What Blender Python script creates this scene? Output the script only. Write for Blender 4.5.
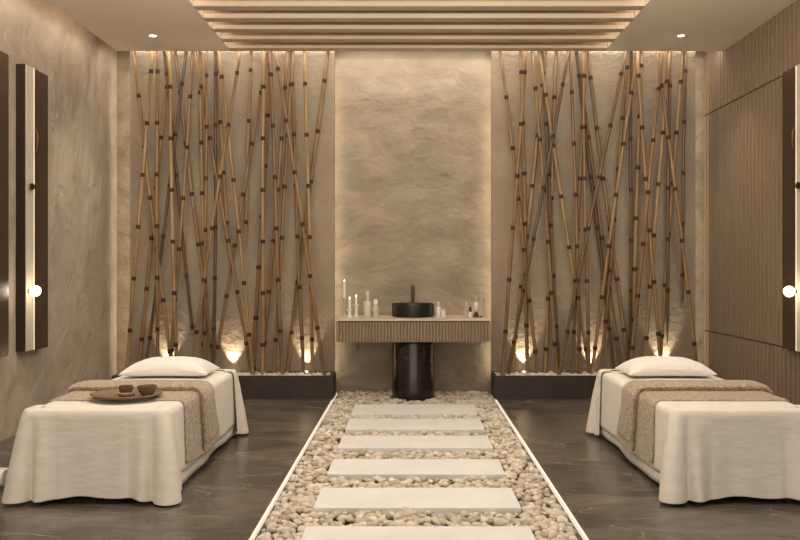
import bpy, bmesh, math, random
from mathutils import Vector, Matrix, noise
random.seed(7)
for o in list(bpy.data.objects): bpy.data.objects.remove(o)
C = bpy.context.scene.collection
F = 840.0; VX = 410.0; VY = 268.0; H = 1.3
def at(px, py, Y): return Vector(((px-VX)/F*Y, Y, H-(py-VY)/F*Y))

# ---------------------------------------------------------------- camera
cam = bpy.data.cameras.new('camera'); co = bpy.data.objects.new('camera', cam); C.objects.link(co)
co.location = (0, 0, H); co.rotation_euler = (math.pi/2, 0, 0)
cam.sensor_width = 36; cam.lens = F/800*36
cam.shift_x = -10/800; cam.shift_y = -2/800
cam.clip_start = 0.05; cam.clip_end = 60
bpy.context.scene.camera = co
vs = bpy.context.scene.view_settings
vs.view_transform = 'Standard'; vs.look = 'None'; vs.gamma = 1; vs.use_curve_mapping = False
vs.exposure = 0.46
# ---------------------------------------------------------------- world and large lights
w = bpy.data.worlds.new('world'); bpy.context.scene.world = w; w.use_nodes = True
w.node_tree.nodes['Background'].inputs[0].default_value = (1, .92, .81, 1)
w.node_tree.nodes['Background'].inputs[1].default_value = 1.55
WARM = (1, .93, .83); GOLD = (1, .84, .62)
def area(name, loc, rot, sx, sy, power, col=WARM, spread=180):
    l = bpy.data.lights.new(name, 'AREA'); l.shape = 'RECTANGLE'; l.size = sx; l.size_y = sy
    l.energy = power; l.color = col; l.spread = math.radians(spread)
    o = bpy.data.objects.new(name, l); C.objects.link(o); o.location = loc; o.rotation_euler = rot
    return o
PI = math.pi
area('overhead_fill', (.05, 4.7, 3.36), (0, 0, 0), 4.6, 3.0, 71)  # added soft fill from above, out of view; not a fitting of the room
area('upward_fill', (.05, 4.35, 2.95), (math.radians(180-62), 0, 0), 4.8, .10, 52, WARM, 125)  # added out of view to brighten the ceiling and the slats' near faces
# coves: behind the soffit's back edge, above the left wall, in the slatted recess
area('cove_light', (.05, 8.31, 3.50), (math.radians(28), 0, 0), 6.0, .04, 12, WARM)
area('cove_light', (.05, 8.648, 3.58), (math.radians(6), 0, 0), 5.9, .02, 9, WARM)
area('cove_light', (-2.93, 5.0, 3.52), (0, math.radians(-30), 0), .04, 6.0, 11, WARM)
area('cove_light', (-1.70, 6.2, 3.58), (0, math.radians(60), 0), .03, 4.0, 6, WARM)
area('cove_light', (1.85, 6.2, 3.58), (0, math.radians(-60), 0), .03, 4.0, 6, WARM)
# vertical strips hidden behind the edges of the two bamboo panels
for x, s, p in ((-.815, 1, 2.2), (.875, -1, 2.2), (-2.855, -1, 2.2), (2.905, 1, 2.2)):
    area('edge_light', (x, 8.755, 1.8), (math.radians(90), 0, math.radians(-s*90)) if False else (0, math.radians(-90*s), 0), 3.3, .03, p, GOLD)

# ---------------------------------------------------------------- helpers
def tag(o, label=None, cat=None, group=None, kind=None):
    if label: o['label'] = label
    if cat: o['category'] = cat
    if group: o['group'] = group
    if kind: o['kind'] = kind
    return o
def obj(name, bm, mat, parent=None, origin=None, smooth=False, recalc=True):
    if parent is not None: origin = parent.matrix_world.translation if False else Vector(parent['_o']) if '_o' in parent else Vector((0,0,0))
    origin = Vector(origin) if origin is not None else Vector((0,0,0))
    if recalc: bmesh.ops.recalc_face_normals(bm, faces=bm.faces)
    for v in bm.verts: v.co -= origin
    me = bpy.data.meshes.new(name); bm.to_mesh(me); bm.free()
    for m in (mat if isinstance(mat, (list, tuple)) else [mat]): me.materials.append(m)
    if smooth:
        for p in me.polygons: p.use_smooth = True
    o = bpy.data.objects.new(name, me); C.objects.link(o)
    if parent is not None: o.parent = parent
    else: o.location = origin
    o['_o'] = tuple(origin)
    return o
def thing(name, loc, label, cat, group=None):
    o = bpy.data.objects.new(name, None); C.objects.link(o); o.location = loc; o['_o'] = tuple(loc)
    o.empty_display_size = .1
    return tag(o, label, cat, group)
def smooth_angle(o, a=35):
    me = o.data
    for p in me.polygons: p.use_smooth = True
    bm = bmesh.new(); bm.from_mesh(me)
    for e in bm.edges:
        if len(e.link_faces) == 2 and e.calc_face_angle(0) > math.radians(a): e.smooth = False
    bm.to_mesh(me); bm.free()
    return o
def box(bm, x0, x1, y0, y1, z0, z1, bev=0, mi=0):
    r = bmesh.ops.create_cube(bm, size=1)
    vs_ = r['verts']
    for v in vs_:
        v.co = Vector((x0+(v.co.x+.5)*(x1-x0), y0+(v.co.y+.5)*(y1-y0), z0+(v.co.z+.5)*(z1-z0)))
    fs = list({f for v in vs_ for f in v.link_faces})
    for f in fs: f.material_index = mi
    if bev:
        es = list({e for v in vs_ for e in v.link_edges})
        bmesh.ops.bevel(bm, geom=es, offset=bev, segments=2, affect='EDGES', profile=.5)
def bxo(name, x0, x1, y0, y1, z0, z1, mat, parent=None, origin=None, bev=0):
    bm = bmesh.new(); box(bm, x0, x1, y0, y1, z0, z1, bev)
    if parent is None and origin is None: origin = ((x0+x1)/2, (y0+y1)/2, z0)
    return obj(name, bm, mat, parent, origin)
def lathe(bm, prof, cx, cy, n=28, mi=0):
    rings = []
    for r, z in prof:
        if r < 1e-5: rings.append([bm.verts.new((cx, cy, z))])
        else: rings.append([bm.verts.new((cx+r*math.cos(2*PI*k/n), cy+r*math.sin(2*PI*k/n), z)) for k in range(n)])
    for a, b in zip(rings, rings[1:]):
        for k in range(n):
            k2 = (k+1) % n
            if len(a) == 1 and len(b) == 1: continue
            if len(a) == 1: f = bm.faces.new((a[0], b[k], b[k2]))
            elif len(b) == 1: f = bm.faces.new((a[k], b[0], a[k2]))
            else: f = bm.faces.new((a[k], b[k], b[k2], a[k2]))
            f.material_index = mi
def tube(bm, pts, rad, n=10, cap=True):
    pts = [Vector(p) for p in pts]; rings = []
    for i, p in enumerate(pts):
        d = (pts[min(i+1, len(pts)-1)]-pts[max(i-1, 0)]).normalized()
        u = d.cross(Vector((0, 1, 0)) if abs(d.y) < .9 else Vector((1, 0, 0))).normalized(); v = d.cross(u)
        r = rad[i] if isinstance(rad, (list, tuple)) else rad
        rings.append([bm.verts.new(p+u*r*math.cos(2*PI*k/n)+v*r*math.sin(2*PI*k/n)) for k in range(n)])
    for a, b in zip(rings, rings[1:]):
        for k in range(n): bm.faces.new((a[k], b[k], b[(k+1) % n], a[(k+1) % n]))
    if cap: bm.faces.new(rings[0][::-1]); bm.faces.new(rings[-1])
def grid(bm, P, closed_u=False):
    V = [[bm.verts.new(p) for p in row] for row in P]
    for i in range(len(V)-1):
        n = len(V[i])
        for j in range(n if closed_u else n-1):
            bm.faces.new((V[i][j], V[i][(j+1) % n], V[i+1][(j+1) % n], V[i+1][j]))
    return V

# ---------------------------------------------------------------- materials
def mat(name, col, rough=.6, metal=0, col2=None, scale=6, detail=6, bump=0, bscale=None, stretch=(1,1,1), lo=.35, hi=.65, spec=.5, coat=0, trans=0, emit=None, estr=0, sheen=0, bstretch=None, dist=0, bdist=.02):
    m = bpy.data.materials.new(name); m.use_nodes = True; nt = m.node_tree; N = nt.nodes; L = nt.links
    b = N['Principled BSDF']
    b.inputs['Base Color'].default_value = (*col, 1); b.inputs['Roughness'].default_value = rough
    b.inputs['Metallic'].default_value = metal; b.inputs['Specular IOR Level'].default_value = spec
    b.inputs['Coat Weight'].default_value = coat; b.inputs['Transmission Weight'].default_value = trans
    b.inputs['Sheen Weight'].default_value = sheen
    if emit: b.inputs['Emission Color'].default_value = (*emit, 1); b.inputs['Emission Strength'].default_value = estr
    tc = N.new('ShaderNodeTexCoord')
    def mp(s):
        q = N.new('ShaderNodeMapping'); q.inputs['Scale'].default_value = s; L.new(tc.outputs['Object'], q.inputs[0]); return q
    if col2:
        n = N.new('ShaderNodeTexNoise'); n.inputs['Scale'].default_value = scale; n.inputs['Detail'].default_value = detail; n.inputs['Distortion'].default_value = dist
        L.new(mp(stretch).outputs[0], n.inputs['Vector'])
        r = N.new('ShaderNodeValToRGB'); r.color_ramp.elements[0].position = lo; r.color_ramp.elements[1].position = hi
        r.color_ramp.elements[0].color = (*col, 1); r.color_ramp.elements[1].color = (*col2, 1)
        L.new(n.outputs['Fac'], r.inputs[0]); L.new(r.outputs[0], b.inputs['Base Color'])
    if bump:
        n2 = N.new('ShaderNodeTexNoise'); n2.inputs['Scale'].default_value = bscale or scale*3; n2.inputs['Detail'].default_value = 8; n2.inputs['Distortion'].default_value = dist
        L.new(mp(bstretch or stretch).outputs[0], n2.inputs['Vector'])
        bp = N.new('ShaderNodeBump'); bp.inputs['Strength'].default_value = bump; bp.inputs['Distance'].default_value = bdist
        L.new(n2.outputs['Fac'], bp.inputs['Height']); L.new(bp.outputs[0], b.inputs['Normal'])
    return m
M = {}
M['plaster'] = mat('beige_plaster', (.245,.192,.133), .75, col2=(.38,.305,.222), scale=2.6, detail=10, bump=1.0, bscale=4.2, stretch=(1,1,1.5), lo=.3, hi=.7, dist=.35, bdist=.05)
M['side_plaster'] = mat('side_plaster', (.38,.305,.23), .7, col2=(.53,.44,.345), scale=2.8, detail=10, bump=1.0, bscale=5.0, stretch=(1,1.0,.8), lo=.3, hi=.7, dist=.5, bdist=.04)
M['panel'] = mat('panel_plaster', (.275,.21,.143), .8, col2=(.335,.262,.184), scale=2.0, detail=6, bump=.8, bscale=14, stretch=(1,1,1.2), lo=.3, hi=.7)
M['ceiling'] = mat('ceiling_paint', (.78,.665,.54), .85)
M['slatwood'] = mat('slat_wood', (.44,.335,.23), .6, col2=(.50,.385,.27), scale=3, stretch=(.3,8,8), bump=.05)
M['flute'] = mat('fluted_wood', (.235,.165,.104), .55, col2=(.275,.195,.125), scale=8, stretch=(9,9,.5))
M['vanitywood'] = mat('vanity_wood', (.25,.175,.118), .5, col2=(.28,.198,.135), scale=9, stretch=(9,9,.5))
M['counter'] = mat('counter_stone', (.55,.46,.36), .4, col2=(.62,.53,.42), scale=6)
M['slab'] = mat('slab_stone', (.72,.70,.665), .6, col2=(.78,.76,.725), scale=4, bump=.12, bscale=30)
M['linen'] = mat('white_linen', (.74,.675,.585), .85, col2=(.78,.72,.63), scale=8, bump=.18, bscale=14, stretch=(1,1,3.2), sheen=.2)
M['sheet'] = mat('white_sheet', (.80,.755,.68), .8, bump=.06, bscale=9, sheen=.1)
M['pillow'] = mat('pillow_cotton', (.84,.79,.72), .8, bump=.10, bscale=8)
M['throw'] = mat('brown_throw', (.29,.225,.15), .95, col2=(.60,.47,.33), scale=42, bump=1.0, bscale=60, stretch=(1,1,1), sheen=.35, lo=.3, hi=.7)
M['dark'] = mat('dark_frame', (.022,.016,.012), .5)
M['black'] = mat('black_ceramic', (.012,.010,.009), .4, spec=.35)
M['bronze'] = mat('bronze', (.10,.055,.032), .35, metal=.9)
M['mirror'] = mat('bronze_mirror', (.115,.072,.045), .28, metal=.65, coat=.3)
M['frame'] = mat('mirror_frame', (.040,.026,.018), .4, metal=.3)
M['strip'] = mat('pale_inlay', (.62,.55,.43), .4)
M['wood'] = mat('bowl_wood', (.13,.08,.038), .5, col2=(.20,.125,.062), scale=12, stretch=(1,1,4))
M['tray'] = mat('tray_wood', (.15,.10,.052), .45, col2=(.25,.17,.095), scale=9, stretch=(1,5,1))
M['node'] = mat('bamboo_node', (.060,.030,.018), .85, spec=.2)
M['white'] = mat('white_ceramic', (.80,.76,.69), .35)
M['wax'] = mat('candle_wax', (.82,.74,.62), .5)
M['glass'] = mat('clear_glass', (.95,.93,.88), .05, trans=.95)
M['cap'] = mat('pale_cap', (.62,.52,.42), .4)
M['led'] = mat('led_strip', (.8,.7,.55), .5, emit=(1,.90,.74), estr=.45)
M['edgeled'] = mat('edge_led', (1,.85,.6), .5, emit=(1,.84,.62), estr=.42)
M['bulb'] = mat('globe_glass', (1,.9,.7), .5, emit=(1,.83,.58), estr=5)
M['lens'] = mat('lamp_lens', (1,.9,.7), .5, emit=(1,.84,.6), estr=9)
M['flame'] = mat('flame', (1,.9,.7), .5, emit=(1,.80,.5), estr=4)
M['gravel'] = mat('gravel_base', (.07,.055,.04), .9, col2=(.14,.11,.085), scale=40, bump=.8, bscale=60)

def marble(name, a, b_, vein, rough, vs_=1.4, rot=.6):
    m = bpy.data.materials.new(name); m.use_nodes = True; nt = m.node_tree; N = nt.nodes; L = nt.links
    b = N['Principled BSDF']; b.inputs['Roughness'].default_value = rough
    tc = N.new('ShaderNodeTexCoord'); mp = N.new('ShaderNodeMapping'); mp.inputs['Rotation'].default_value = (0,0,rot); mp.inputs['Scale'].default_value = (1,2.4,1)
    L.new(tc.outputs['Object'], mp.inputs[0])
    n = N.new('ShaderNodeTexNoise'); n.inputs['Scale'].default_value = vs_; n.inputs['Detail'].default_value = 9; n.inputs['Distortion'].default_value = .7; n.inputs['Roughness'].default_value = .62
    L.new(mp.outputs[0], n.inputs['Vector'])
    r = N.new('ShaderNodeValToRGB'); r.color_ramp.elements[0].position = .32; r.color_ramp.elements[1].position = .70
    r.color_ramp.elements[0].color = (*a,1); r.color_ramp.elements[1].color = (*b_,1); L.new(n.outputs['Fac'], r.inputs[0])
    # veins: thin lines where a distorted noise crosses its middle
    mp2 = N.new('ShaderNodeMapping'); mp2.inputs['Rotation'].default_value = (0,0,-rot*.8); mp2.inputs['Scale'].default_value = (.55,1.5,1)
    L.new(tc.outputs['Object'], mp2.inputs[0])
    wn = N.new('ShaderNodeTexNoise'); wn.inputs['Scale'].default_value = vs_*1.5; wn.inputs['Detail'].default_value = 5; L.new(mp2.outputs[0], wn.inputs['Vector'])
    va = N.new('ShaderNodeMixRGB'); va.blend_type = 'ADD'; va.inputs[0].default_value = .35; L.new(mp2.outputs[0], va.inputs[1]); L.new(wn.outputs['Color'], va.inputs[2])
    ab = N.new('ShaderNodeTexVoronoi'); ab.feature = 'DISTANCE_TO_EDGE'; ab.inputs['Scale'].default_value = vs_*.9; L.new(va.outputs[0], ab.inputs['Vector'])
    r2 = N.new('ShaderNodeValToRGB'); r2.color_ramp.elements[0].position = 0; r2.color_ramp.elements[1].position = .008
    r2.color_ramp.elements[0].color = (.6,.6,.6,1); r2.color_ramp.elements[1].color = (0,0,0,1); L.new(ab.outputs[0], r2.inputs[0])
    n3 = N.new('ShaderNodeTexNoise'); n3.inputs['Scale'].default_value = vs_*1.7; L.new(tc.outputs['Object'], n3.inputs['Vector'])
    r3 = N.new('ShaderNodeValToRGB'); r3.color_ramp.elements[0].position = .42; r3.color_ramp.elements[1].position = .56; L.new(n3.outputs['Fac'], r3.inputs[0])
    mu = N.new('ShaderNodeMath'); mu.operation = 'MULTIPLY'; L.new(r2.outputs[0], mu.inputs[0]); L.new(r3.outputs[0], mu.inputs[1])
    mx = N.new('ShaderNodeMixRGB'); mx.inputs[2].default_value = (*vein,1)
    L.new(mu.outputs[0], mx.inputs[0]); L.new(r.outputs[0], mx.inputs[1]); L.new(mx.outputs[0], b.inputs['Base Color'])
    return m
M['floor'] = marble('dark_marble_floor', (.050,.042,.032), (.17,.145,.113), (.40,.35,.28), .27, 1.8)
M['planter'] = marble('planter_stone', (.024,.018,.013), (.048,.037,.027), (.10,.085,.07), .6, 3)
M['pedestal'] = marble('pedestal_marble', (.011,.008,.0065), (.024,.017,.013), (.14,.115,.095), .2, 3)
def random_mat(name, cols, rough, objrand=True):
    m = bpy.data.materials.new(name); m.use_nodes = True; nt = m.node_tree; N = nt.nodes; L = nt.links
    b = N['Principled BSDF']; b.inputs['Roughness'].default_value = rough
    g = N.new('ShaderNodeNewGeometry'); oi = N.new('ShaderNodeObjectInfo')
    a = N.new('ShaderNodeMath'); a.operation = 'ADD'; L.new(g.outputs['Random Per Island'], a.inputs[0]); L.new(oi.outputs['Random'], a.inputs[1])
    fr = N.new('ShaderNodeMath'); fr.operation = 'FRACT'; L.new(a.outputs[0], fr.inputs[0])
    r = N.new('ShaderNodeValToRGB'); r.color_ramp.elements[0].color = (*cols[0],1); r.color_ramp.elements[1].color = (*cols[-1],1)
    for i, c in enumerate(cols[1:-1]): e = r.color_ramp.elements.new((i+1)/(len(cols)-1)); e.color = (*c,1)
    L.new(fr.outputs[0], r.inputs[0]); L.new(r.outputs[0], b.inputs['Base Color'])
    return m, N, L, r, b
M['pebble'] = random_mat('river_pebbles', [(.34,.28,.21),(.58,.50,.40),(.70,.62,.51),(.48,.40,.32),(.78,.70,.59)], .7)[0]
M['whitepebble'] = random_mat('white_pebbles', [(.46,.40,.33),(.66,.60,.51),(.74,.68,.59)], .6)[0]
def bamboo_mat(name, c0, c1, c2):
    m, N, L, r, b = random_mat(name, [c0, c1, c2], .42)
    tc = N.new('ShaderNodeTexCoord'); mp = N.new('ShaderNodeMapping'); mp.inputs['Scale'].default_value = (22,22,1.6); L.new(tc.outputs['Object'], mp.inputs[0])
    n = N.new('ShaderNodeTexNoise'); n.inputs['Scale'].default_value = 1.3; n.inputs['Detail'].default_value = 5; L.new(mp.outputs[0], n.inputs['Vector'])
    rr = N.new('ShaderNodeValToRGB'); rr.color_ramp.elements[0].position = .3; rr.color_ramp.elements[1].position = .7
    rr.color_ramp.elements[0].color = (.62,.55,.50,1); rr.color_ramp.elements[1].color = (1.25,1.2,1.1,1); L.new(n.outputs['Fac'], rr.inputs[0])
    mx = N.new('ShaderNodeMixRGB'); mx.blend_type = 'MULTIPLY'; mx.inputs[0].default_value = 1
    L.new(r.outputs[0], mx.inputs[1]); L.new(rr.outputs[0], mx.inputs[2]); L.new(mx.outputs[0], b.inputs['Base Color'])
    return m
M['bamboo'] = bamboo_mat('bamboo_culm', (.19,.108,.048), (.26,.16,.072), (.33,.215,.10))
M['darkbamboo'] = bamboo_mat('dark_bamboo_culm', (.10,.06,.03), (.125,.08,.042), (.155,.10,.052))

# ---------------------------------------------------------------- structure
XL, XR, YB = -3.075, 3.078, 8.81
PX0, PX1 = -.775, .860            # sunken path
PY0 = 3.2
CH = 3.62
bm = bmesh.new()
box(bm, XL-.1, PX0, PY0, YB+.1, -.15, 0); box(bm, PX1, XR+.15, PY0, YB+.1, -.15, 0); box(bm, XL-.1, XR+.15, -1.2, PY0, -.15, 0)
box(bm, PX0, PX1, PY0, YB+.1, -.15, -.075)
tag(obj('floor', bm, M['floor']), kind='structure')
tag(bxo('wall_back', XL-.1, XR+.15, YB, YB+.1, -.15, CH, M['plaster'], origin=(0,0,0)), kind='structure')
tag(bxo('wall_left', XL-.1, XL, -1.2, YB, 0, CH, M['side_plaster'], origin=(0,0,0)), kind='structure')
tag(bxo('wall_right', XR+.03, XR+.15, -1.2, YB, 0, CH, M['dark'], origin=(0,0,0)), kind='structure')
bm = bmesh.new()
box(bm, XL-.1, XR+.15, -1.2, YB+.1, CH, CH+.1)
box(bm, XL+.197, -1.758, 4.4, 8.25, 3.43, 3.50); box(bm, 1.909, XR, 4.4, 8.25, 3.43, 3.50)
box(bm, XL+.197, XR, -1.2, 4.4, 3.43, 3.50)
box(bm, -1.90, -1.758, 4.4, 8.25, 3.50, CH); box(bm, 1.909, 2.05, 4.4, 8.25, 3.50, CH)
tag(obj('ceiling', bm, M['ceiling'], origin=(0,0,0)), kind='structure')
# bamboo backing panels, standing off the back wall
PF = 8.67
for i, (x0, x1) in enumerate(((at(130,0,PF).x, at(334.3,0,PF).x), (at(491.7,0,PF).x, at(695.5,0,PF).x))):
    tag(bxo('trim_%d' % (i+1), x0, x1, PF, PF+.06, 0, CH-.02, M['panel'], origin=(0,0,0)), kind='structure')
# fluted cladding on the right wall, in three bands
def fluted_yz(bm, x, y0, y1, z0, z1, pitch, depth, back):
    n = int((y1-y0)/pitch); pitch = (y1-y0)/n; pr = []
    for k in range(n):
        a = y0+k*pitch
        pr += [(a, x+depth), (a+pitch*.22, x+depth), (a+pitch*.26, x+.002), (a+pitch*.36, x), (a+pitch*.85, x), (a+pitch*.95, x+.002), (a+pitch*.999, x+depth)]
    lo = [bm.verts.new((px, a, z0)) for a, px in pr]; hi = [bm.verts.new((px, a, z1)) for a, px in pr]
    for k in range(len(pr)-1): bm.faces.new((lo[k], lo[k+1], hi[k+1], hi[k]))
    b0 = [bm.verts.new((back, pr[0][0], z0)), bm.verts.new((back, pr[-1][0], z0))]; b1 = [bm.verts.new((back, pr[0][0], z1)), bm.verts.new((back, pr[-1][0], z1))]
    bm.faces.new([b0[0]]+lo+[b0[1]]); bm.faces.new([b1[0]]+hi+[b1[1]])
    bm.faces.new((b0[0], lo[0], hi[0], b1[0])); bm.faces.new((b0[1], lo[-1], hi[-1], b1[1])); bm.faces.new((b0[0], b0[1], b1[1], b1[0]))
MY0, MY1 = 6.42, 6.845   # right mirror
for i, (y0, y1, z0, z1) in enumerate(((3.0, YB-.005, 2.897, CH), (MY1+.003, YB-.005, .655, 2.885), (3.0, YB-.005, 0, .643), (3.0, MY0-.003, .655, 2.885))):
    bm = bmesh.new(); fluted_yz(bm, XR, y0, y1, z0, z1, .080, .028, XR+.03)
    tag(obj('trim_%d' % (i+3), bm, M['flute'], origin=(0,0,0), recalc=True), kind='structure')

# ---------------------------------------------------------------- ceiling slats
names = ['nearest the camera', 'second from the camera', 'third from the camera', 'third from the back wall', 'second from the back wall', 'nearest the back wall, above the bamboo']
names = ['fifth from the back, at the top edge of the view', 'fourth from the back wall', 'third from the back wall', 'second from the back wall', 'nearest the back wall, just in front of the bamboo']
for k in range(-2, 5):
    y0 = 6.80+.325*k; 
    if k < -1: continue
    s = bxo('ceiling_slat', -1.756, 1.907, y0, y0+.115, 3.42 , CH-.001, M['slatwood'], bev=.004)
    lab = ('wooden ceiling slat ' + names[k]) if k >= 0 else 'wooden ceiling slat overhead, the one nearest the camera, above the view'
    tag(s, lab, 'ceiling slat', 'wooden slats in the ceiling recess')

# ---------------------------------------------------------------- downlights
def spot(name, loc, rot, power, deg, blend=.6, col=WARM, r=.02, parent=None):
    l = bpy.data.lights.new(name, 'SPOT'); l.energy = power; l.spot_size = math.radians(deg); l.spot_blend = blend; l.color = col; l.shadow_soft_size = r
    o = bpy.data.objects.new(name, l); C.objects.link(o); o.location = loc; o.rotation_euler = rot; return o
def downlight(x, y, label):
    t = thing('downlight', (x, y, 3.43), label, 'ceiling light', 'recessed ceiling downlights')
    bm = bmesh.new(); lathe(bm, [(.030,3.4295),(.030,3.425),(.044,3.424),(.046,3.4295)], x, y, 32); obj('trim_ring', bm, M['ceiling'], t, smooth=True)
    bm = bmesh.new(); lathe(bm, [(0,3.4275),(.030,3.4275),(.030,3.4295),(0,3.4295)], x, y, 32); obj('lens', bm, M['lens'], t)
    spot('downlight_beam', (x, y, 3.41), (0,0,0), 42, 95, 1, r=.03)
for px, lab in ((153, 'small round recessed downlight in the ceiling on the left, above the left bed'), (681, 'small round recessed downlight in the ceiling on the right, above the right bed')):
    Y = F*2.13/(VY-35.5); downlight((px-VX)/F*Y, Y, lab)

# ---------------------------------------------------------------- planters, pebbles, uplights
PLY0, PLY1, PLZ = 8.31, 8.665, .233
planters = []
for side, x0, x1 in (('left', -2.95, at(333,0,PLY0).x), ('right', at(494.3,0,PLY0).x, 2.93)):
    bm = bmesh.new(); tck = .028
    # ring of walls + floor as one body
    o = [(x0,PLY0),(x1,PLY0),(x1,PLY1),(x0,PLY1)]; i_ = [(x0+tck,PLY0+tck),(x1-tck,PLY0+tck),(x1-tck,PLY1-tck),(x0+tck,PLY1-tck)]
    ob = [bm.verts.new((x,y,0)) for x,y in o]; ot = [bm.verts.new((x,y,PLZ)) for x,y in o]
    it = [bm.verts.new((x,y,PLZ)) for x,y in i_]; ib = [bm.verts.new((x,y,.10)) for x,y in i_]
    for k in range(4):
        j = (k+1) % 4
        bm.faces.new((ob[k],ob[j],ot[j],ot[k])); bm.faces.new((ot[k],ot[j],it[j],it[k])); bm.faces.new((it[k],it[j],ib[j],ib[k]))
    bm.faces.new(ob); bm.faces.new(ib)
    p = obj('planter', bm, M['planter'], origin=(x0,PLY0,0))
    tag(p, 'long low black stone planter box holding bamboo, behind the %s bed' % side, 'planter', 'black stone bamboo planters')
    planters.append((side, x0, x1))
    g = bxo('gravel_fill', x0+tck+.001, x1-tck-.001, PLY0+tck+.001, PLY1-tck-.001, .101, .190, M['gravel'])
    tag(g, 'gravel bedding inside the %s bamboo planter' % side, 'gravel', kind='stuff')

def pebble_mesh(name, seed, matl):
    bm = bmesh.new(); bmesh.ops.create_icosphere(bm, subdivisions=2, radius=1)
    for v in bm.verts:
        d = noise.noise(v.co*.9+Vector((seed*3.1, seed*1.7, 0)))
        v.co *= 1+.22*d
    me = bpy.data.meshes.new(name); bm.to_mesh(me); bm.free(); me.materials.append(matl)
    for p in me.polygons: p.use_smooth = True
    return me
def pebbles(spots, meshes, n_ind, name, label, cat, group, stuff_name, stuff_label, rnd):
    """spots: (x,y,z,r) sorted so that the ones seen largest come first"""
    stats = []
    for k, (x, y, z, r) in enumerate(spots):
        rot = Matrix.Rotation(rnd.uniform(0, 2*PI), 4, 'Z') @ Matrix.Rotation(rnd.uniform(-.35, .35), 4, 'X') @ Matrix.Rotation(rnd.uniform(-.35, .35), 4, 'Y')
        sc = (r*rnd.uniform(.95,1.25), r*rnd.uniform(.78,1.0), r*rnd.uniform(.6,.8))
        stats.append((k, Matrix.Translation((x,y,z)) @ rot @ Matrix.Diagonal((*sc,1))))
    for k, m in stats[:n_ind]:
        o = bpy.data.objects.new(name, meshes[k % len(meshes)]); C.objects.link(o)
        o.matrix_world = m; tag(o, label, cat, group)
    V = []; Fc = []
    bases = [([v.co.copy() for v in me.vertices], [tuple(p.vertices) for p in me.polygons]) for me in meshes]
    for k, m in stats[n_ind:]:
        bv, bf = bases[k % len(meshes)]; n0 = len(V)
        V += [m @ c for c in bv]; Fc += [tuple(i+n0 for i in f) for f in bf]
    if V:
        me = bpy.data.meshes.new(stuff_name); me.from_pydata(V, [], Fc); me.materials.append(meshes[0].materials[0])
        me.polygons.foreach_set('use_smooth', [True]*len(Fc))
        o = bpy.data.objects.new(stuff_name, me); C.objects.link(o); tag(o, stuff_label, cat, kind='stuff')
rnd = random.Random(11)
# white pebbles in the planters
wp = [pebble_mesh('white_pebble', i+20, M['whitepebble']) for i in range(4)]
for side, x0, x1 in planters:
    sp = []
    y = PLY0+.048; row = 0
    while y < PLY1-.04:
        x = x0+.05+(row % 2)*.02
        while x < x1-.04:
            sp.append((x+rnd.uniform(-.006,.006), y+rnd.uniform(-.006,.006), .212+rnd.uniform(0,.016), rnd.uniform(.019,.026)))
            x += .043
        y += .040; row += 1
    # front rows and, seen over them, the back row are what the photo shows
    sp.sort(key=lambda s: (s[1] > PLY0+.15, s[1]))
    pebbles(sp, wp, 145, 'white_pebble', 'small white pebble lying in the %s bamboo planter' % side, 'pebble', 'white pebbles in the %s planter' % side,
            'white_pebbles', 'white pebbles covering the back of the %s bamboo planter' % side, rnd)

def uplight(px, label, p=17):
    Y = 8.608; x = (px-VX)/F*Y
    t = thing('uplight', (x, Y, .19), label, 'spotlight', 'small uplights among the bamboo')
    bm = bmesh.new(); lathe(bm, [(0,.1905),(.014,.1905),(.014,.212),(.024,.216),(.026,.238),(.022,.238),(.021,.232),(0,.232)], x, Y, 24); smooth_angle(obj('housing', bm, M['dark'], t))
    bm = bmesh.new(); lathe(bm, [(0,.2325),(.0205,.2325),(.0205,.238),(0,.244)], x, Y, 24); obj('lens', bm, M['lens'], t)
    spot('uplight_beam', (x, Y, .25), (math.radians(180-10), 0, 0), p, 60, .6, (1,.87,.68), .012)
for px, lab in ((167, 'small uplight in the left planter, behind the pillow'), (232, 'small uplight in the left planter, second from the left, just right of the pillow'), (306, 'glowing uplight at the right end of the left planter'),
                (524, 'glowing uplight at the left end of the right planter'), (592, 'small uplight in the middle of the right planter, by the head corner of the bed'), (664, 'small uplight in the right planter, behind the pillow')):
    uplight(px, lab)

# ---------------------------------------------------------------- bamboo
# (x at y=52, x at lower end, y of lower end, y of one node, radius scale, dark)
LEFTP = [(133.3,172,374,96,1,0),(152,127,374,71.5,1,0),(157.5,157,374,71.5,1,0),(163.7,192.7,330,74,.85,1),(170.5,137.5,374,188,.95,0),(174.7,215,374,93,1,0),
 (186.7,145,374,84,.95,1),(192.9,170.5,374,96.7,1,0),(168.7,176.5,374,87,1.1,0),(195.3,251,374,87,.95,0),(200.3,204,374,92.5,1.05,0),(206.3,205,374,75.5,.9,0),(214.7,230.5,268,72,.95,0),
 (219.5,253.5,374,77,1,0),(268,213,374,93,1,0),(239.7,190,374,73,.95,0),(216.5,213.5,374,74,1,1),(251.3,245.3,247,70.5,.9,0),(270.5,253.5,374,65,1.15,0),(264,262,374,87,1.1,0),
 (269.5,282.5,374,74.7,1.05,0),(275.8,324.7,374,69,1,0),(288,262.5,374,87.7,1,0),(293.3,273,374,84.7,1,0),(290.5,303.5,374,84,1,0),(305,312.5,374,84,1,0),(327.5,286.5,374,81,1.05,0)]
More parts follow.
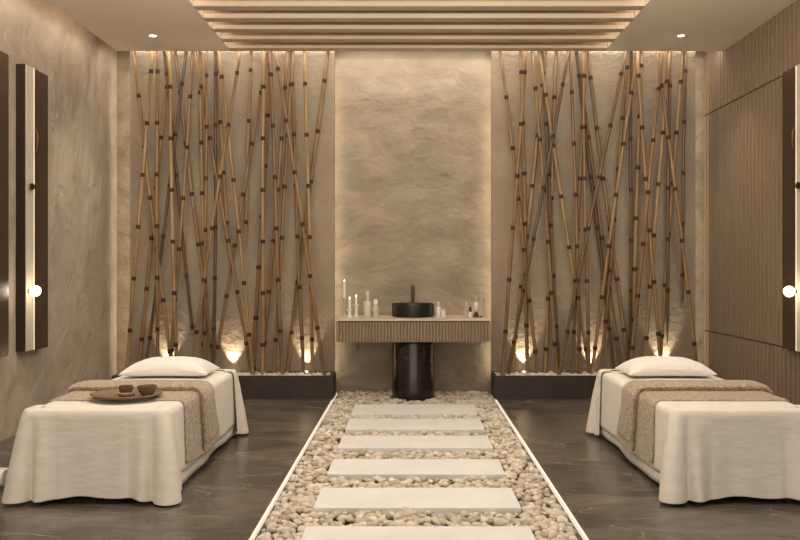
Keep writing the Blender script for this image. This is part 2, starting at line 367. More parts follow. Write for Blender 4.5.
RIGHTP = [(500.8,538.5,374,97.5,1,0),(525.5,503,374,72.5,1.05,0),(521,528,374,72.5,1.05,0),(533,557.5,374,88.7,1.05,0),(545.8,512.5,374,85.5,1,0),(541.7,559.5,374,73.7,1,1),(538.5,590,374,95,1,0),
 (556.7,545,374,97.5,1.05,0),(568.3,508.5,374,84.7,.95,1),(570.8,580.5,374,92.5,1,0),(575.8,622,374,87,1.05,0),(583,588.3,374,76,1,0),(587.5,629,374,78,1,0),(625,559,374,74,1,1),(629,600.5,374,67.5,1,0),
 (631.8,629.5,374,88.7,.9,1),(637,591,374,93,1,0),(576.8,614,374,76,1,1),(641,632.5,374,66,1.15,0),(636.5,661,374,76,1.05,0),(658,698,374,86,.95,0),(663,629,374,88.7,1,0),(668.5,644,374,81.7,1,0),
 (670,667,343,86,1,1),(682.3,659,374,82,1.05,0),(685.5,682,303,71,.9,1),(585,572.5,374,76.7,1,0)]
def bamboo(defs, side):
    xa = lambda p, y: p[0]+(p[1]-p[0])*(y-52)/(p[2]-52)
    n = len(defs); layer = [0]*n; NL = 7
    order = list(range(n)); random.Random(3).shuffle(order); done = []
    for i in order:
        p = defs[i]; conf = {}
        for j in done:
            q = defs[j]; ye = min(p[2], q[2])
            d0 = xa(p,40)-xa(q,40); d1 = xa(p,ye)-xa(q,ye)
            if d0*d1 < 0 or min(abs(d0),abs(d1)) < 5: conf[layer[j]] = conf.get(layer[j], 0)+1
        best = min(range(NL), key=lambda l: (conf.get(l, 0), random.Random(i*31+l).random())); layer[i] = best; done.append(i)
    rank = {i: k for k, i in enumerate(sorted(range(n), key=lambda i: defs[i][0]))}
    for i, p in enumerate(defs):
        Y = 8.372+layer[i]*.0405; Y = min(Y, 8.62)
        a = at(p[0], 52, Y); b = at(p[1], p[2], Y); hang = p[2] < 370
        d = (b-a)/(b.z-a.z)                      # per metre of z
        top = a+d*(CH-.005-a.z); bot = b if hang else a+d*(.195-a.z)
        r = .0185*p[4]
        zn = at(0, p[3], Y).z; pitch = .516; z = zn
        while z+pitch < top.z-.03: z += pitch
        nodes = []
        while z > bot.z+.03: nodes.append(z); z -= pitch
        lean = p[1]-p[0]
        lt = 'leaning down to the right' if lean > 6 else 'leaning down to the left' if lean < -6 else 'nearly upright'
        k = rank[i]; ordn = ['first','second','third','fourth','fifth','sixth','seventh','eighth','ninth','tenth','eleventh','twelfth','thirteenth','fourteenth','fifteenth','sixteenth','seventeenth','eighteenth','nineteenth','twentieth','twenty-first','twenty-second','twenty-third','twenty-fourth','twenty-fifth','twenty-sixth','twenty-seventh','twenty-eighth'][k]
        lab = '%s bamboo pole %s%s, %s from left at top of %s cluster' % ('dark' if p[5] else 'tan', lt.replace('leaning down to the', 'slanting down') if not hang else lt.replace('leaning down to the', 'slanting down'), ', ending short' if hang else '', ordn, side)
        # culm, a little pinched at each internode middle and swollen at nodes
        pts = []; rad = []
        zs = [top.z]
        for q in nodes: zs += [q+.03, q, q-.03, q-pitch*.5]
        zs = [q for q in zs if q > bot.z+.002]+[bot.z]
        wob = random.Random(i*7+len(side)); ph = wob.uniform(0, 6.28)
        for q in sorted(set(zs), reverse=True):
            c = a+d*(q-a.z); c = c+Vector((.006*math.sin(q*1.7+ph), 0, 0))
            rr = r*(1.06 if any(abs(q-m) < .005 for m in nodes) else .97)
            rr *= .92+.10*(1-q/3.6)
            if hang and q == bot.z: rr *= .25
            pts.append(c); rad.append(rr)
        bm = bmesh.new(); tube(bm, pts, rad, 12)
        base = Vector(pts[-1])
        po = obj('bamboo_pole', bm, M['darkbamboo'] if p[5] else M['bamboo'], origin=base); smooth_angle(po, 50)
        tag(po, lab, 'bamboo pole', 'bamboo poles in the %s planter' % side)
        dn = d.normalized()
        for q in nodes:
            c = a+d*(q-a.z)+Vector((.006*math.sin(q*1.7+ph), 0, 0)); rr = r*1.12*(.92+.10*(1-q/3.6))+.0012
            bm = bmesh.new(); tube(bm, [c-dn*.020, c-dn*.015, c+dn*.015, c+dn*.020], [rr*.93, rr, rr, rr*.93], 12)
            smooth_angle(obj('node_ring', bm, M['node'], po), 50)
bamboo(LEFTP, 'left'); bamboo(RIGHTP, 'right')

# ---------------------------------------------------------------- pebble path, slabs, edge strips
SL = [(404.3,413.3),(418.7,429),(435.4,447.5),(459,474),(487.5,507.5),(526,552)]
slabn = ['farthest from the camera, next to the pedestal', 'second from the pedestal', 'third from the pedestal', 'third from the camera', 'second from the camera', 'nearest the camera, cut by the bottom edge']
rects = []
for (ya, yb), nm in zip(SL, slabn):
    Yb = F*1.27/(ya-VY); Yf = F*1.27/(yb-VY)
    rects.append((-.513, .590, Yf, Yb))
    s = bxo('stepping_stone', -.513, .590, Yf, Yb, -.012, .030, M['slab'], bev=.004)
    tag(s, 'pale rectangular stepping stone, ' + nm, 'stepping stone', 'pale stone slabs down the pebble path')
for x0, x1, lab in ((PX0+.001, PX0+.011, 'thin glowing light strip along the left edge of the pebble path'), (PX1-.011, PX1-.001, 'thin glowing light strip along the right edge of the pebble path')):
    s = bxo('light_strip', x0, x1, PY0+.02, YB-.004, -.074, -.005, M['led']); tag(s, lab, 'light strip', 'light strips edging the path')
g = bxo('gravel_bed', PX0+.013, PX1-.013, PY0+.02, YB-.003, -.0745, -.030, M['gravel']); tag(g, 'dark gravel bed under the pebbles of the central path', 'gravel', kind='stuff')
PEDX, PEDY, PEDR = .033, 8.43, .212
sp = []; y = PY0+.05; row = 0
while y < YB-.03:
    x = PX0+.05+(row % 2)*.022
    while x < PX1-.045:
        xx = x+rnd.uniform(-.011,.011); yy = y+rnd.uniform(-.010,.010); r = rnd.choice((.016,.019,.022,.025,.028,.031))
        x += .039
        if any(a-.012 < xx < b+.012 and c-.012 < yy < d_+.012 for a,b,c,d_ in rects): continue
        if (xx-PEDX)**2+(yy-PEDY)**2 < (PEDR+.022)**2: continue
        m_ = min(xx-PX0, PX1-xx)-.028
        sp.append((xx, yy, -.007+rnd.uniform(-.012,.016), min(r, max(m_/1.15, .015))))
    y += .037; row += 1
vis = [s for s in sp if F*(H-.02)/s[1]+VY < 543]; hid = [s for s in sp if F*(H-.02)/s[1]+VY >= 543]
vis.sort(key=lambda s: s[1])
rp = [pebble_mesh('pebble', i, M['pebble']) for i in range(6)]
pebbles(vis+hid, rp, 300, 'pebble', 'small rounded beige river pebble in the near end of the path', 'pebble', 'pebbles at the near end of the path',
        'river_pebbles', 'thousands of small rounded beige pebbles filling the central path around the stepping stones', rnd)

# ---------------------------------------------------------------- vanity
CX0, CX1 = at(335.8,0,8.08).x, at(490.8,0,8.08).x
CZ = .808; CY0 = 8.08
t = thing('vanity_counter', ((CX0+CX1)/2, YB-.01, .58), 'wall mounted vanity counter with pale stone top and fluted wooden front', 'vanity')
bxo('countertop', CX0, CX1, CY0, YB-.002, CZ-.018, CZ, M['counter'], t, bev=.002)
bxo('carcass', CX0+.004, CX1-.004, CY0+.028, YB-.002, .586, CZ-.027, M['vanitywood'], t)
bxo('shadow_gap', CX0+.012, CX1-.012, CY0+.04, YB-.01, CZ-.0265, CZ-.0185, M['dark'], t)
bm = bmesh.new(); n = 48; pw = (CX1-CX0-.004)/n; pr = []
for k in range(n):
    a = CX0+.002+k*pw
    pr += [(a, CY0+.022), (a+pw*.12, CY0+.022), (a+pw*.22, CY0+.009), (a+pw*.40, CY0+.006), (a+pw*.70, CY0+.006), (a+pw*.88, CY0+.009), (a+pw*.98, CY0+.022)]
z0, z1 = .586, CZ-.027
lo = [bm.verts.new((x, y, z0)) for x, y in pr]; hi = [bm.verts.new((x, y, z1)) for x, y in pr]
for k in range(len(pr)-1): bm.faces.new((lo[k], lo[k+1], hi[k+1], hi[k]))
bl = [bm.verts.new((pr[0][0], CY0+.0275, z)) for z in (z0, z1)]; br = [bm.verts.new((pr[-1][0], CY0+.0275, z)) for z in (z0, z1)]
bm.faces.new([bl[0]]+lo+[br[0]]); bm.faces.new([bl[1]]+hi+[br[1]]); bm.faces.new((bl[0], lo[0], hi[0], bl[1])); bm.faces.new((br[0], lo[-1], hi[-1], br[1])); bm.faces.new((bl[0], br[0], br[1], bl[1]))
obj('fluted_front', bm, M['vanitywood'], t)
bm = bmesh.new(); lathe(bm, [(0,-.03),(PEDR,-.03),(PEDR,.570),(PEDR-.005,.5845),(0,.5845)], PEDX, PEDY, 64)
tag(smooth_angle(obj('pedestal', bm, M['pedestal'], origin=(PEDX,PEDY,-.03))), 'dark glossy marble cylinder pedestal under the vanity counter', 'pedestal')
BX, BY = .030, 8.50; z = CZ+.0005
bm = bmesh.new(); R_ = .213
lathe(bm, [(0,z),(R_-.012,z),(R_-.002,z+.008),(R_,z+.02),(R_,z+.125),(R_-.004,z+.133),(R_-.010,z+.133),(R_-.014,z+.125),(R_-.022,z+.04),(R_-.05,z+.022),(0,z+.018)], BX, BY, 64)
t = thing('basin', (BX,BY,z), 'round matt black vessel basin on the vanity counter', 'basin')
smooth_angle(obj('bowl', bm, M['black'], t))
bm = bmesh.new(); lathe(bm, [(0,z+.019),(.022,z+.0195),(.022,z+.024),(0,z+.025)], BX, BY, 20); obj('drain', bm, M['bronze'], t)
fy = 8.765; fx = at(412.8,0,fy).x
t = thing('faucet', (fx,fy,CZ), 'slim dark bronze column faucet standing behind the black basin', 'faucet')
bm = bmesh.new(); lathe(bm, [(0,CZ+.0005),(.024,CZ+.0005),(.024,CZ+.008),(.017,CZ+.010),(.017,1.112),(.015,1.116),(0,1.116)], fx, fy, 24); smooth_angle(obj('body', bm, M['bronze'], t))
bm = bmesh.new(); tube(bm, [(fx,fy-.012,1.088),(fx,fy-.13,1.082)], [.011,.011], 14); smooth_angle(obj('spout', bm, M['bronze'], t))
bm = bmesh.new(); tube(bm, [(fx,fy,1.116),(fx,fy,1.124),(fx+.0,fy-.045,1.128)], [.006,.006,.005], 10); smooth_angle(obj('handle', bm, M['bronze'], t))

# candles and bottles on the counter (z metres above the top)
def px2(px, Y=8.45): return (px-VX)/F*Y
def hz(py, Y=8.45): return H-(py-VY)/F*Y
z = CZ+.0005
def candle(px, Y, plate, top, label, rr=.013):
    x = px2(px, Y)
    t = thing('candle_holder', (x,Y,z), label, 'candle holder', 'candle holders on the vanity')
    zp = hz(plate, Y)
    bm = bmesh.new(); lathe(bm, [(0,z),(.026,z),(.027,z+.006),(.014,z+.03),(.016,zp-.02),(.028,zp-.004),(.031,zp),(.024,zp-.001),(.016,zp-.004),(0,zp-.004)], x, Y, 28); smooth_angle(obj('stand', bm, M['glass'] if plate < 303 else M['white'], t), 40)
    c = thing('candle', (x,Y,zp), 'lit white candle in the ' + label.split(',')[0], 'candle', 'lit candles on the vanity')
    zt = hz(top, Y)
    bm = bmesh.new(); lathe(bm, [(0,zp-.0035),(rr,zp-.0035),(rr,zt-.004),(rr*.7,zt),(0,zt-.002)], x, Y, 20); wx = smooth_angle(obj('wax', bm, M['wax'], c))
    bm = bmesh.new(); tube(bm, [(x,Y,zt-.003),(x,Y,zt+.007)], .0012, 6); obj('wick', bm, M['dark'], wx)
    bm = bmesh.new(); lathe(bm, [(0,zt+.005),(.004,zt+.010),(.0055,zt+.016),(.0035,zt+.026),(0,zt+.036)], x, Y, 12); obj('flame', bm, M['flame'], c, smooth=True)
candle(344.4, 8.50, 298, 282.5, 'tall glass candle holder, leftmost on the vanity', .011)
candle(349.6, 8.38, 309, 300.2, 'short white candle holder, second from the left on the vanity')
candle(356.2, 8.44, 304.6, 298, 'medium white candle holder, third from the left on the vanity')
def bottle(px, Y, prof, cap, label, mb, mc, capname='cap', liquid=None, name='bottle', cat='bottle'):
    x = px2(px, Y); t = thing(name, (x,Y,z), label, cat, 'bottles on the vanity')
    bm = bmesh.new(); lathe(bm, [(r, z+h) for r, h in prof], x, Y, 28); smooth_angle(obj('bottle_body', bm, mb, t), 40)
    bm = bmesh.new(); lathe(bm, [(r, z+h) for r, h in cap], x, Y, 24); smooth_angle(obj(capname, bm, mc, t), 40)
    return t, x, Y
s = 8.45/F
M['frost'] = mat('frosted_glass', (.80,.74,.65), .35, trans=.35)
M['stonejar'] = mat('marbled_jar', (.42,.35,.28), .5, col2=(.70,.63,.54), scale=26)
bottle(367.6, 8.46, [(0,0),(.038,0),(.040,.004),(.040,.148),(.032,.158),(.013,.164),(.013,.185),(0,.185)], [(0,.186),(.015,.186),(.015,.214),(.019,.216),(.019,.248),(.010,.262),(0,.262)], 'large frosted square-shouldered bottle with tall stopper, left side of the vanity', M['frost'], M['cap'], 'stopper')
bottle(375.6, 8.44, [(0,0),(.028,0),(.031,.004),(.031,.105),(.022,.120),(.017,.124),(0,.124)], [(0,.125),(.019,.125),(.024,.130),(.024,.158),(.016,.176),(0,.180)], 'marbled jar bottle with white rounded cap, beside the frosted bottle', M['stonejar'], M['white'])
bottle(438.4, 8.46, [(0,0),(.024,0),(.0255,.003),(.0255,.085),(.018,.100),(.007,.106),(.007,.122),(0,.122)], [(0,.1225),(.009,.1225),(.009,.150),(0,.152)], 'taller white bottle with slim neck, just right of the basin', M['white'], M['white'])
bottle(443.4, 8.40, [(0,0),(.021,0),(.022,.003),(.022,.062),(.014,.070),(0,.070)], [(0,.0705),(.010,.0705),(.010,.086),(0,.087)], 'shorter white bottle, just right of the basin', M['white'], M['cap'])
bottle(466.4, 8.46, [(0,0),(.015,0),(.016,.003),(.016,.128),(.010,.134),(0,.134)], [(0,.1345),(.010,.1345),(.010,.152),(0,.153)], 'tall slim clear glass bottle, right side of the vanity', M['glass'], M['cap'])
bottle(470.4, 8.38, [(0,0),(.017,0),(.018,.003),(.018,.050),(.012,.056),(0,.056)], [(0,.0565),(.013,.0565),(.013,.101),(0,.102)], 'small white bottle with a black cap on the vanity', M['white'], M['dark'])
bottle(473.6, 8.50, [(0,0),(.019,0),(.020,.003),(.020,.080),(.012,.090),(0,.090)], [(0,.0905),(.010,.0905),(.010,.113),(0,.114)], 'pale frosted bottle behind the black-capped bottle', M['frost'], M['cap'])
# diffuser: dark conical base, white rounded body, thin stem
x = px2(476.2, 8.41); Y = 8.41
t = thing('oil_diffuser', (x,Y,z), 'slim bottle with dark conical base and white rounded head, right end of the vanity', 'diffuser')
bm = bmesh.new(); lathe(bm, [(0,z),(.030,z),(.031,z+.006),(.014,z+.045),(.010,z+.055),(0,z+.055)], x, Y, 24); smooth_angle(obj('base', bm, M['dark'], t))
bm = bmesh.new(); lathe(bm, [(0,z+.0555),(.011,z+.0555),(.016,z+.085),(.025,z+.110),(.026,z+.135),(.018,z+.150),(.006,z+.154),(0,z+.154)], x, Y, 24); smooth_angle(obj('head', bm, M['white'], t))
bm = bmesh.new(); lathe(bm, [(0,z+.1545),(.005,z+.1545),(.0035,z+.185),(.0035,z+.215),(0,z+.217)], x, Y, 12); obj('stem', bm, M['cap'], t, smooth=True)
x = px2(481, 8.36); bm = bmesh.new(); lathe(bm, [(0,z),(.010,z),(.012,z+.005),(.009,z+.014),(0,z+.017)], x, 8.36, 16)
tag(obj('stopper', bm, M['dark'], origin=(x,8.36,z), smooth=True), 'tiny dark stopper lying at the right end of the vanity', 'stopper')
x = px2(484, 8.52); bm = bmesh.new(); lathe(bm, [(0,z),(.013,z),(.014,z+.004),(.011,z+.180),(.009,z+.186),(.007,z+.182),(.009,z+.02),(0,z+.012)], x, 8.52, 20)
tag(smooth_angle(obj('glass_tube', bm, M['glass'], origin=(x,8.52,z))), 'tall thin clear glass tube vase, rightmost on the vanity', 'vase')

# ---------------------------------------------------------------- massage beds
BZ = .500; BW = .395; BY0, BY1 = 4.66, 6.52
def rrect_path(hw, y0, y1, r, n=10):
    """closed? no: open U around the end at y0 : from (+hw,y1) round the end to (-hw,y1)"""
    pts = []
    L1 = y1-(y0+r)
    for k in range(8): pts.append((hw, y1-L1*k/8, 1, 0))
    for k in range(n+1):
        a = (PI/2)*k/n; pts.append((hw-r+r*math.cos(a), y0+r-r*math.sin(a), math.cos(a), -math.sin(a)))
    for k in range(1, 60): 
        x = (hw-r)-(2*(hw-r))*k/60; pts.append((x, y0, 0, -1))
    for k in range(n+1):
        a = (PI/2)*(1-k/n); pts.append((-hw+r-r*math.cos(a), y0+r-r*math.sin(a), -math.cos(a), -math.sin(a)))
    for k in range(1, 9): pts.append((-hw, y0+r+L1*k/8, -1, 0))
    return pts
def end_skirt(cx, yend, inward, seed, ext=.17):
    """cloth panel hung round one end; inward=+1 foot end (bed lies towards +y), -1 head end"""
    path = rrect_path(BW+.014, 0, ext, .055)
    # arc length
    s = [0]
    for a, b in zip(path, path[1:]): s.append(s[-1]+math.hypot(b[0]-a[0], b[1]-a[1]))
    S = s[-1]; c1 = ext-.055+.043; c2 = S-c1
    rr = random.Random(seed); ph = rr.uniform(0, 6)
    rows = []; nr = 26
    for i in range(nr+1):
        t = i/nr; row = []
        for (x, y, nx, ny), q in zip(path, s):
            dc = min(abs(q-c1-.03), abs(q-c2+.03)); g = math.exp(-(dc/.12)**2)
            if i < 4:   # over the rounded top edge
                a = i/4*PI/2; rad = .03
                off = -rad+rad*math.sin(a); z_ = BZ+.018-rad+rad*math.cos(a)
                if i == 0: off -= .055; z_ = BZ+.014
                row.append((cx+x+nx*off, yend+inward*(y+ny*off), z_)); continue
            u = (i-4)/(nr-4); hem = .014+.022*(1-g)+.006*math.sin(q*21+ph)
            z_ = (BZ-.018)*(1-u)+hem*u
            sg = q-c1 if abs(q-c1) < abs(q-c2) else q-c2
            ripple = 2*abs(math.cos(sg*24))**1.2-1
            off = .004+.016*u + g*u**.8*(.046+.054*ripple) + (1-g)*u*(.006*math.sin(q*15+ph)+.004*math.sin(q*31+ph*2))
            side = 0
            off += .0025*noise.noise(Vector((q*6, z_*22, seed)))
            row.append((cx+x+nx*off-ny*side, yend+inward*(y+ny*off+nx*side), z_))
        rows.append(row)
    bm = bmesh.new(); grid(bm, rows); return bm
def solid(o, th, off=1, sub=0):
    m = o.modifiers.new('thickness', 'SOLIDIFY'); m.thickness = th; m.offset = off
    if sub: q = o.modifiers.new('smooth', 'SUBSURF'); q.levels = sub; q.render_levels = sub
    return o
def cross_path(hem_z, out, n_side=14, n_top=26, r=.035, flare=.0):
    """section of a cloth over the bed (x, z, nx, nz) from the inner hem to the outer one; centred on 0"""
    P = []
    hw = BW+out; zt = BZ+out
    for k in range(n_side): u = 1-k/n_side; P.append((hw+flare*u, hem_z+(zt-r-hem_z)*(k/n_side), 1, 0, u))
    for k in range(7): a = PI/2*k/6; P.append((hw-r+r*math.cos(a), zt-r+r*math.sin(a), math.cos(a), math.sin(a), 0))
    for k in range(1, n_top): P.append((hw-r-(2*(hw-r))*k/n_top, zt, 0, 1, 0))
    for k in range(7): a = PI/2*(1-k/6); P.append((-hw+r-r*math.cos(a), zt-r+r*math.sin(a), -math.cos(a), math.sin(a), 0))
    for k in range(1, n_side+1): u = k/n_side; P.append((-hw-flare*u, zt-r-(zt-r-hem_z)*u, -1, 0, u))
    return P
def make_bed(cx, s, side):
    """s = +1 when the aisle is on the bed's +x side"""
    t = thing('massage_bed', (cx, (BY0+BY1)/2, 0), 'massage bed on the %s of the room, hidden by its white linens' % side, 'massage bed', 'massage beds either side of the path')
    bxo('base', cx-.30, cx+.30, BY0+.12, BY1-.12, .08, .38, M['dark'], t)
    for sx in (-1, 1):
        for yy in (BY0+.16, BY1-.22): bxo('leg', cx+sx*.27-.03, cx+sx*.27+.03, yy, yy+.06, 0, .08, M['dark'], t)
    bm = bmesh.new(); box(bm, cx-BW+.012, cx+BW-.012, BY0+.02, BY1-.02, .381, BZ-.004, .03); smooth_angle(obj('mattress', bm, M['sheet'], t))
    # inner valance: lower hem seen under the top sheet
    rows = []; path = cross_path(.03, -.003, flare=.012)
    rr = random.Random(5 if s > 0 else 9); ph = rr.uniform(0, 6)
    for j in range(41):
        y = BY0+.05+(BY1-BY0-.10)*j/40
        rows.append([(cx+x+nx*(.006*u*math.sin(y*11+ph)), y, z_+.010*u*math.sin(y*5+ph)) for x, z_, nx, nz, u in path if z_ < BZ-.2 or True])
    # keep only the hanging sides as a part
    bm = bmesh.new()
    k1 = 14
    grid(bm, [r[:k1] for r in rows]); grid(bm, [r[-k1:] for r in rows])
    v = obj('valance', bm, M['sheet'], t, smooth=True); solid(v, .003)
    # top sheet
    path = cross_path(.098, .004, flare=.010); rows = []
    for j in range(65):
        y = BY0+.004+(BY1-BY0-.008)*j/64; e = min(y-BY0, BY1-y)
        dz = -.022*max(0, 1-e/.03)**2
        rows.append([(cx+x+nx*(.004*u*math.sin(y*8+ph)+.003*u*math.sin(y*19)), y, z_+(dz if nz > .2 else 0)+.004*u*math.sin(y*6.3+ph)+(.0015*noise.noise(Vector((x*9,y*9,cx))) if nz > .5 else 0)) for x, z_, nx, nz, u in path])
    bm = bmesh.new(); V = grid(bm, rows)
    sh = obj('bed_sheet', bm, M['sheet'], origin=(cx, (BY0+BY1)/2, BZ), smooth=True); solid(sh, .003)
    tag(sh, 'smooth white sheet covering the %s massage bed' % side, 'sheet', 'white sheets on the beds')
    for nm, lab, ye, inw, sd in (('foot_cloth', 'white linen cloth hanging in folds over the foot end of the %s bed' % side, BY0-.018, 1, 3), ('head_cloth', 'white linen cloth hanging over the head end of the %s bed, behind the pillow' % side, BY1+.018, -1, 4)):
        o = obj(nm, end_skirt(cx, ye, inw, sd+(10 if s < 0 else 0)), M['linen'], origin=(cx, ye, BZ), smooth=True); solid(o, .003, sub=1)
        tag(o, lab, 'linen cloth', 'hanging end cloths of the beds')
    # throw
    bm = bmesh.new()
    TY0, TY1 = 4.995, 5.66
    path = cross_path(.118, .007, n_side=22, n_top=17, flare=.012)
    prof = []   # (y, thickness) around the strip: outer going back, then inner coming forward
    outer = [(.006,-.002),(.0,.002),(.001,.007),(.008,.011),(.02,.013),(.12,.013),(.22,.014),(.31,.013),(.345,.013),(.330,.020),(.318,.036),(.325,.046),(.350,.055),(.40,.058),(.47,.058),(.54,.056),(.61,.048),(.65,.032),(.665,.014),(.662,.0)]
    rows = []
    for x, z_, nx, nz, u in path:
        row = []
        for yo, h in outer:
            fan = (.16*u if yo > .3 else .02*u)*(yo/.66)
            y = TY0+yo+fan+.0
            hh = h*(1-.15*u) if yo > .3 else h
            hh += .004*noise.noise(Vector((x*11+z_*13, y*13, cx)))*(1 if h > .012 else 0)
            if yo > .3: hh += .010*u*math.sin(y*22)
            zz = z_+nz*hh
            if u > 0: zz -= (.030*u*u if yo > .3 else 0) * 0 + .012*u*math.sin(y*6)
            if yo > .3 and u > .8: hh *= .8
            row.append((cx+x+nx*hh, y, zz))
        rows.append(row)
    V = grid(bm, rows, closed_u=True)
    bm.faces.new(V[0]); bm.faces.new(V[-1])
    o = obj('throw_blanket', bm, M['throw'], origin=(cx, 5.3, BZ), smooth=True)
    q = o.modifiers.new('smooth', 'SUBSURF'); q.levels = 1; q.render_levels = 1
    tag(o, 'grey-brown textured throw folded across the middle of the %s bed' % side, 'throw', 'throws laid across the beds')
    # pillow
    px_, py_ = cx-.008*s, 6.17; hw, hd, ht = .314, .20, .070
    P = [[], []]; n = 28; m_ = 20; rt = []; rb = []
    for j in range(m_+1):
        v_ = -1+2*j/m_; a = []; b = []
        for i in range(n+1):
            u_ = -1+2*i/n
            cxn = 1-.09*(1-abs(u_)**3)*0 ; 
            ex = hw*(1+.06*abs(u_*v_)**3)*u_*(1-.035*(1-v_*v_)*abs(u_)**4*1.0); ey = hd*v_*(1-.10*(1-u_*u_)*abs(v_)**3)*(1+.05*abs(u_)**6)
            th = ht*((1-u_**4)**.75)*((1-v_**4)**.62)
            wr = .004*noise.noise(Vector((u_*3, v_*3, cx)))*(1-abs(u_)**4)
            sag = -.035*abs(u_)**3
            a.append((px_+ex, py_+ey, BZ+.016+.058+sag+th+wr)); b.append((px_+ex, py_+ey, BZ+.016+.058+sag-min(th*.85, .058+sag-.004)))
        rt.append(a); rb.append(b)
    bm = bmesh.new(); grid(bm, rt); grid(bm, [r[::-1] for r in rb]); bmesh.ops.remove_doubles(bm, verts=bm.verts, dist=.0008)
    o = obj('pillow', bm, M['pillow'], origin=(px_, py_, BZ), smooth=True)
    q = o.modifiers.new('smooth', 'SUBSURF'); q.levels = 1; q.render_levels = 1
    tag(o, 'plump white pillow at the head of the %s bed' % side, 'pillow', 'white pillows on the beds')
make_bed(-1.750, 1, 'left'); make_bed(1.862, -1, 'right')

# tray with bowls on the left bed
tz = BZ+.027
tx, ty = at(127,396,5.05).x, 5.045
def disc(name, cx, cy, prof, m_, parent=None, label=None, cat=None, sy=1, group=None):
    bm = bmesh.new(); lathe(bm, prof, 0, 0, 40)
    for v in bm.verts: v.co.y *= sy; v.co.x += cx; v.co.y += cy
    o = obj(name, bm, m_, parent, origin=(cx,cy,prof[0][1])); smooth_angle(o, 45)
    if label: tag(o, label, cat, group)
    return o
disc('tray', tx, ty, [(0,tz),(.15,tz),(.195,tz+.010),(.212,tz+.021),(.210,tz+.025),(.190,tz+.015),(.15,tz+.007),(0,tz+.006)], M['tray'], None, 'oval wooden tray holding bowls on the throw of the left bed', 'tray', .88)
bz = tz+.0065
disc('bowl', at(126,0,5.06).x, 5.06, [(0,bz),(.022,bz),(.026,bz+.004),(.040,bz+.030),(.043,bz+.058),(.040,bz+.058),(.036,bz+.032),(.02,bz+.010),(0,bz+.008)], M['wood'], None, 'smaller brown wooden bowl on the left of the tray', 'bowl', 1, 'wooden bowls on the tray')
disc('bowl', at(146.5,0,5.02).x, 5.03, [(0,bz),(.026,bz),(.030,bz+.004),(.048,bz+.028),(.058,bz+.062),(.055,bz+.062),(.044,bz+.030),(.024,bz+.010),(0,bz+.008)], M['wood'], None, 'larger brown wooden bowl on the right of the tray', 'bowl', 1, 'wooden bowls on the tray')
disc('dish', at(126,0,4.95).x, 4.955, [(0,bz),(.030,bz),(.048,bz+.016),(.051,bz+.026),(.047,bz+.023),(.03,bz+.010),(0,bz+.008)], M['tray'], None, 'small shallow wooden dish in front of the bowls on the tray', 'dish', .7)

# rolled towel at the left edge
bm = bmesh.new(); c = Vector((-2.472, 4.98, .060)); turns = 3.2; pts = []
N_ = 90
sec = []
for k in range(N_):
    a = 2*PI*turns*k/N_; r = .012+.046*k/N_; sec.append((r*math.cos(a), r*math.sin(a)))
secb = [(x*(1-.009/max(.012,math.hypot(x,y))), y*(1-.009/max(.012,math.hypot(x,y)))) for x, y in sec]
loop = sec+secb[::-1]
rows = [[(c.x+xx, c.y+a, c.z+b) for a, b in loop] for xx in (-.14, -.136, -.06, .02, .070, .075)]
V = grid(bm, rows, closed_u=True)
for q in (0, -1):
    for k in range(N_-1): bm.faces.new((V[q][k], V[q][k+1], V[q][2*N_-2-k], V[q][2*N_-1-k]))
tag(smooth_angle(obj('rolled_towel', bm, M['pillow'], origin=c-Vector((0,0,.06)))), 'rolled white towel on the floor between the left wall and left bed', 'towel')

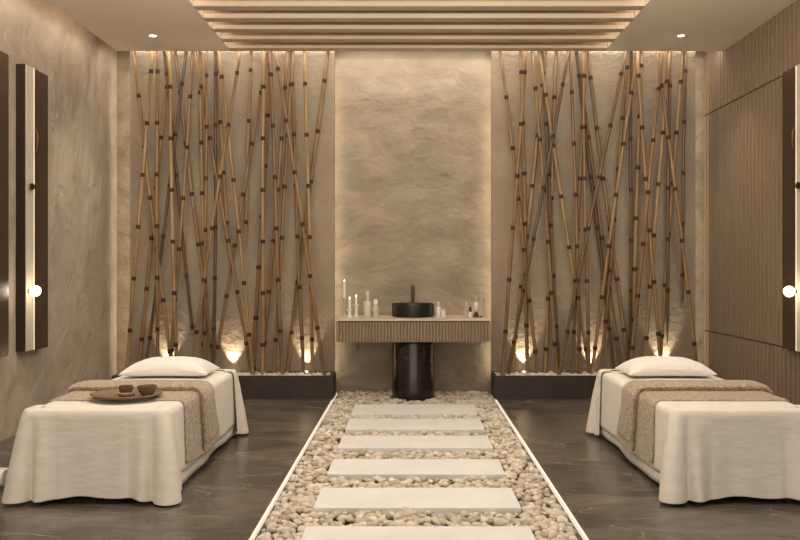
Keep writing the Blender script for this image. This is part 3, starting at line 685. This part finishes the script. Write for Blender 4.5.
# ---------------------------------------------------------------- wall mirrors with globe lamps
def mirror(xw, d, ya, yb, yled, label, side, hardware=True):
    """box on the wall at xw, projecting d (signed) into the room; far part bronze mirror, near part pale inlay"""
    sg = 1 if d > 0 else -1; xf = xw+d; z0, z1 = .645, 2.893
    t = thing('wall_mirror', (xw, (ya+yb)/2, z0), label, 'mirror', 'tall wall mirrors')
    xi = xf-sg*.006; X = lambda a, b: (min(a,b), max(a,b))
    bm = bmesh.new(); box(bm, *X(xw+sg*.001, xi), ya, yb, z0, z1, .002); obj('frame', bm, M['frame'], t)
    bxo('mirror_panel', *X(xi+sg*.0005, xf), yled+.004, yb-.003, z0+.004, z1-.004, M['mirror'], t)
    bxo('inlay_panel', *X(xi+sg*.0005, xf), ya+.003, yled-.006, z0+.004, z1-.004, M['strip'], t)
    bxo('light_strip', *X(xi+sg*.0005, xf+sg*.002), yled-.0055, yled+.0035, z0+.004, z1-.004, M['edgeled'], t)
    if not hardware: return
    # pull handle
    bm = bmesh.new(); zt, zb = 2.42, 2.20
    tube(bm, [(xf+sg*.001, yled+.012, zt),(xf+sg*.022, yled+.012, zt-.05),(xf+sg*.024, yled+.012, zb+.05),(xf+sg*.001, yled+.012, zb)], [.007,.012,.012,.009], 12)
    smooth_angle(obj('handle', bm, M['bronze'], t))
    # knob on a short stem
    zk = 1.94
    bm = bmesh.new(); tube(bm, [(xf+sg*.001, yled-.004, zk),(xf+sg*.024, yled-.085, zk)], .004, 10)
    ks = obj('knob_stem', bm, M['bronze'], t)
    bm = bmesh.new(); tube(bm, [(xf+sg*.020, yled-.09, zk),(xf+sg*.032, yled-.09, zk)], [.028,.028], 24)
    for v in bm.verts: pass
    smooth_angle(obj('knob', bm, M['bronze'], ks))
def globe(xf, sg, y, z, label):
    t = thing('globe_lamp', (xf, y, z), label, 'wall lamp', 'small globe lamps on the mirrors')
    bm = bmesh.new(); tube(bm, [(xf+sg*.003, y, z),(xf+sg*.012, y, z)], [.020,.018], 20); smooth_angle(obj('socket', bm, M['bronze'], t))
    bm = bmesh.new(); bmesh.ops.create_uvsphere(bm, u_segments=28, v_segments=18, radius=.043)
    for v in bm.verts: v.co += Vector((xf+sg*.053, y, z))
    obj('globe', bm, M['bulb'], t, smooth=True)
    l = bpy.data.lights.new('globe_glow', 'POINT'); l.energy = 1.0; l.color = WARM; l.shadow_soft_size = .05
    o = bpy.data.objects.new('globe_glow', l); C.objects.link(o); o.location = (xf+sg*.11, y, z)
mirror(XL, .081, 6.55, 6.95, 6.69, 'tall bronze mirror with light strip and globe lamp, on the left plaster wall', 'left')
mirror(XL, .081, 5.87, 6.27, 6.01, 'tall dark bronze mirror panel cut off by the left edge of the view', 'left', False)
mirror(XR+.03, -.075, MY0, MY1, 6.60, 'tall bronze mirror set in the fluted wooden wall on the right', 'right')
globe(XL+.081, 1, 6.59, hz(291, 6.59), 'glowing globe lamp on the left wall mirror')
globe(XR-.045, -1, 6.60, hz(291.5, 6.60), 'glowing globe lamp on the right wall mirror')
for o in bpy.data.objects:
    if '_o' in o: del o['_o']
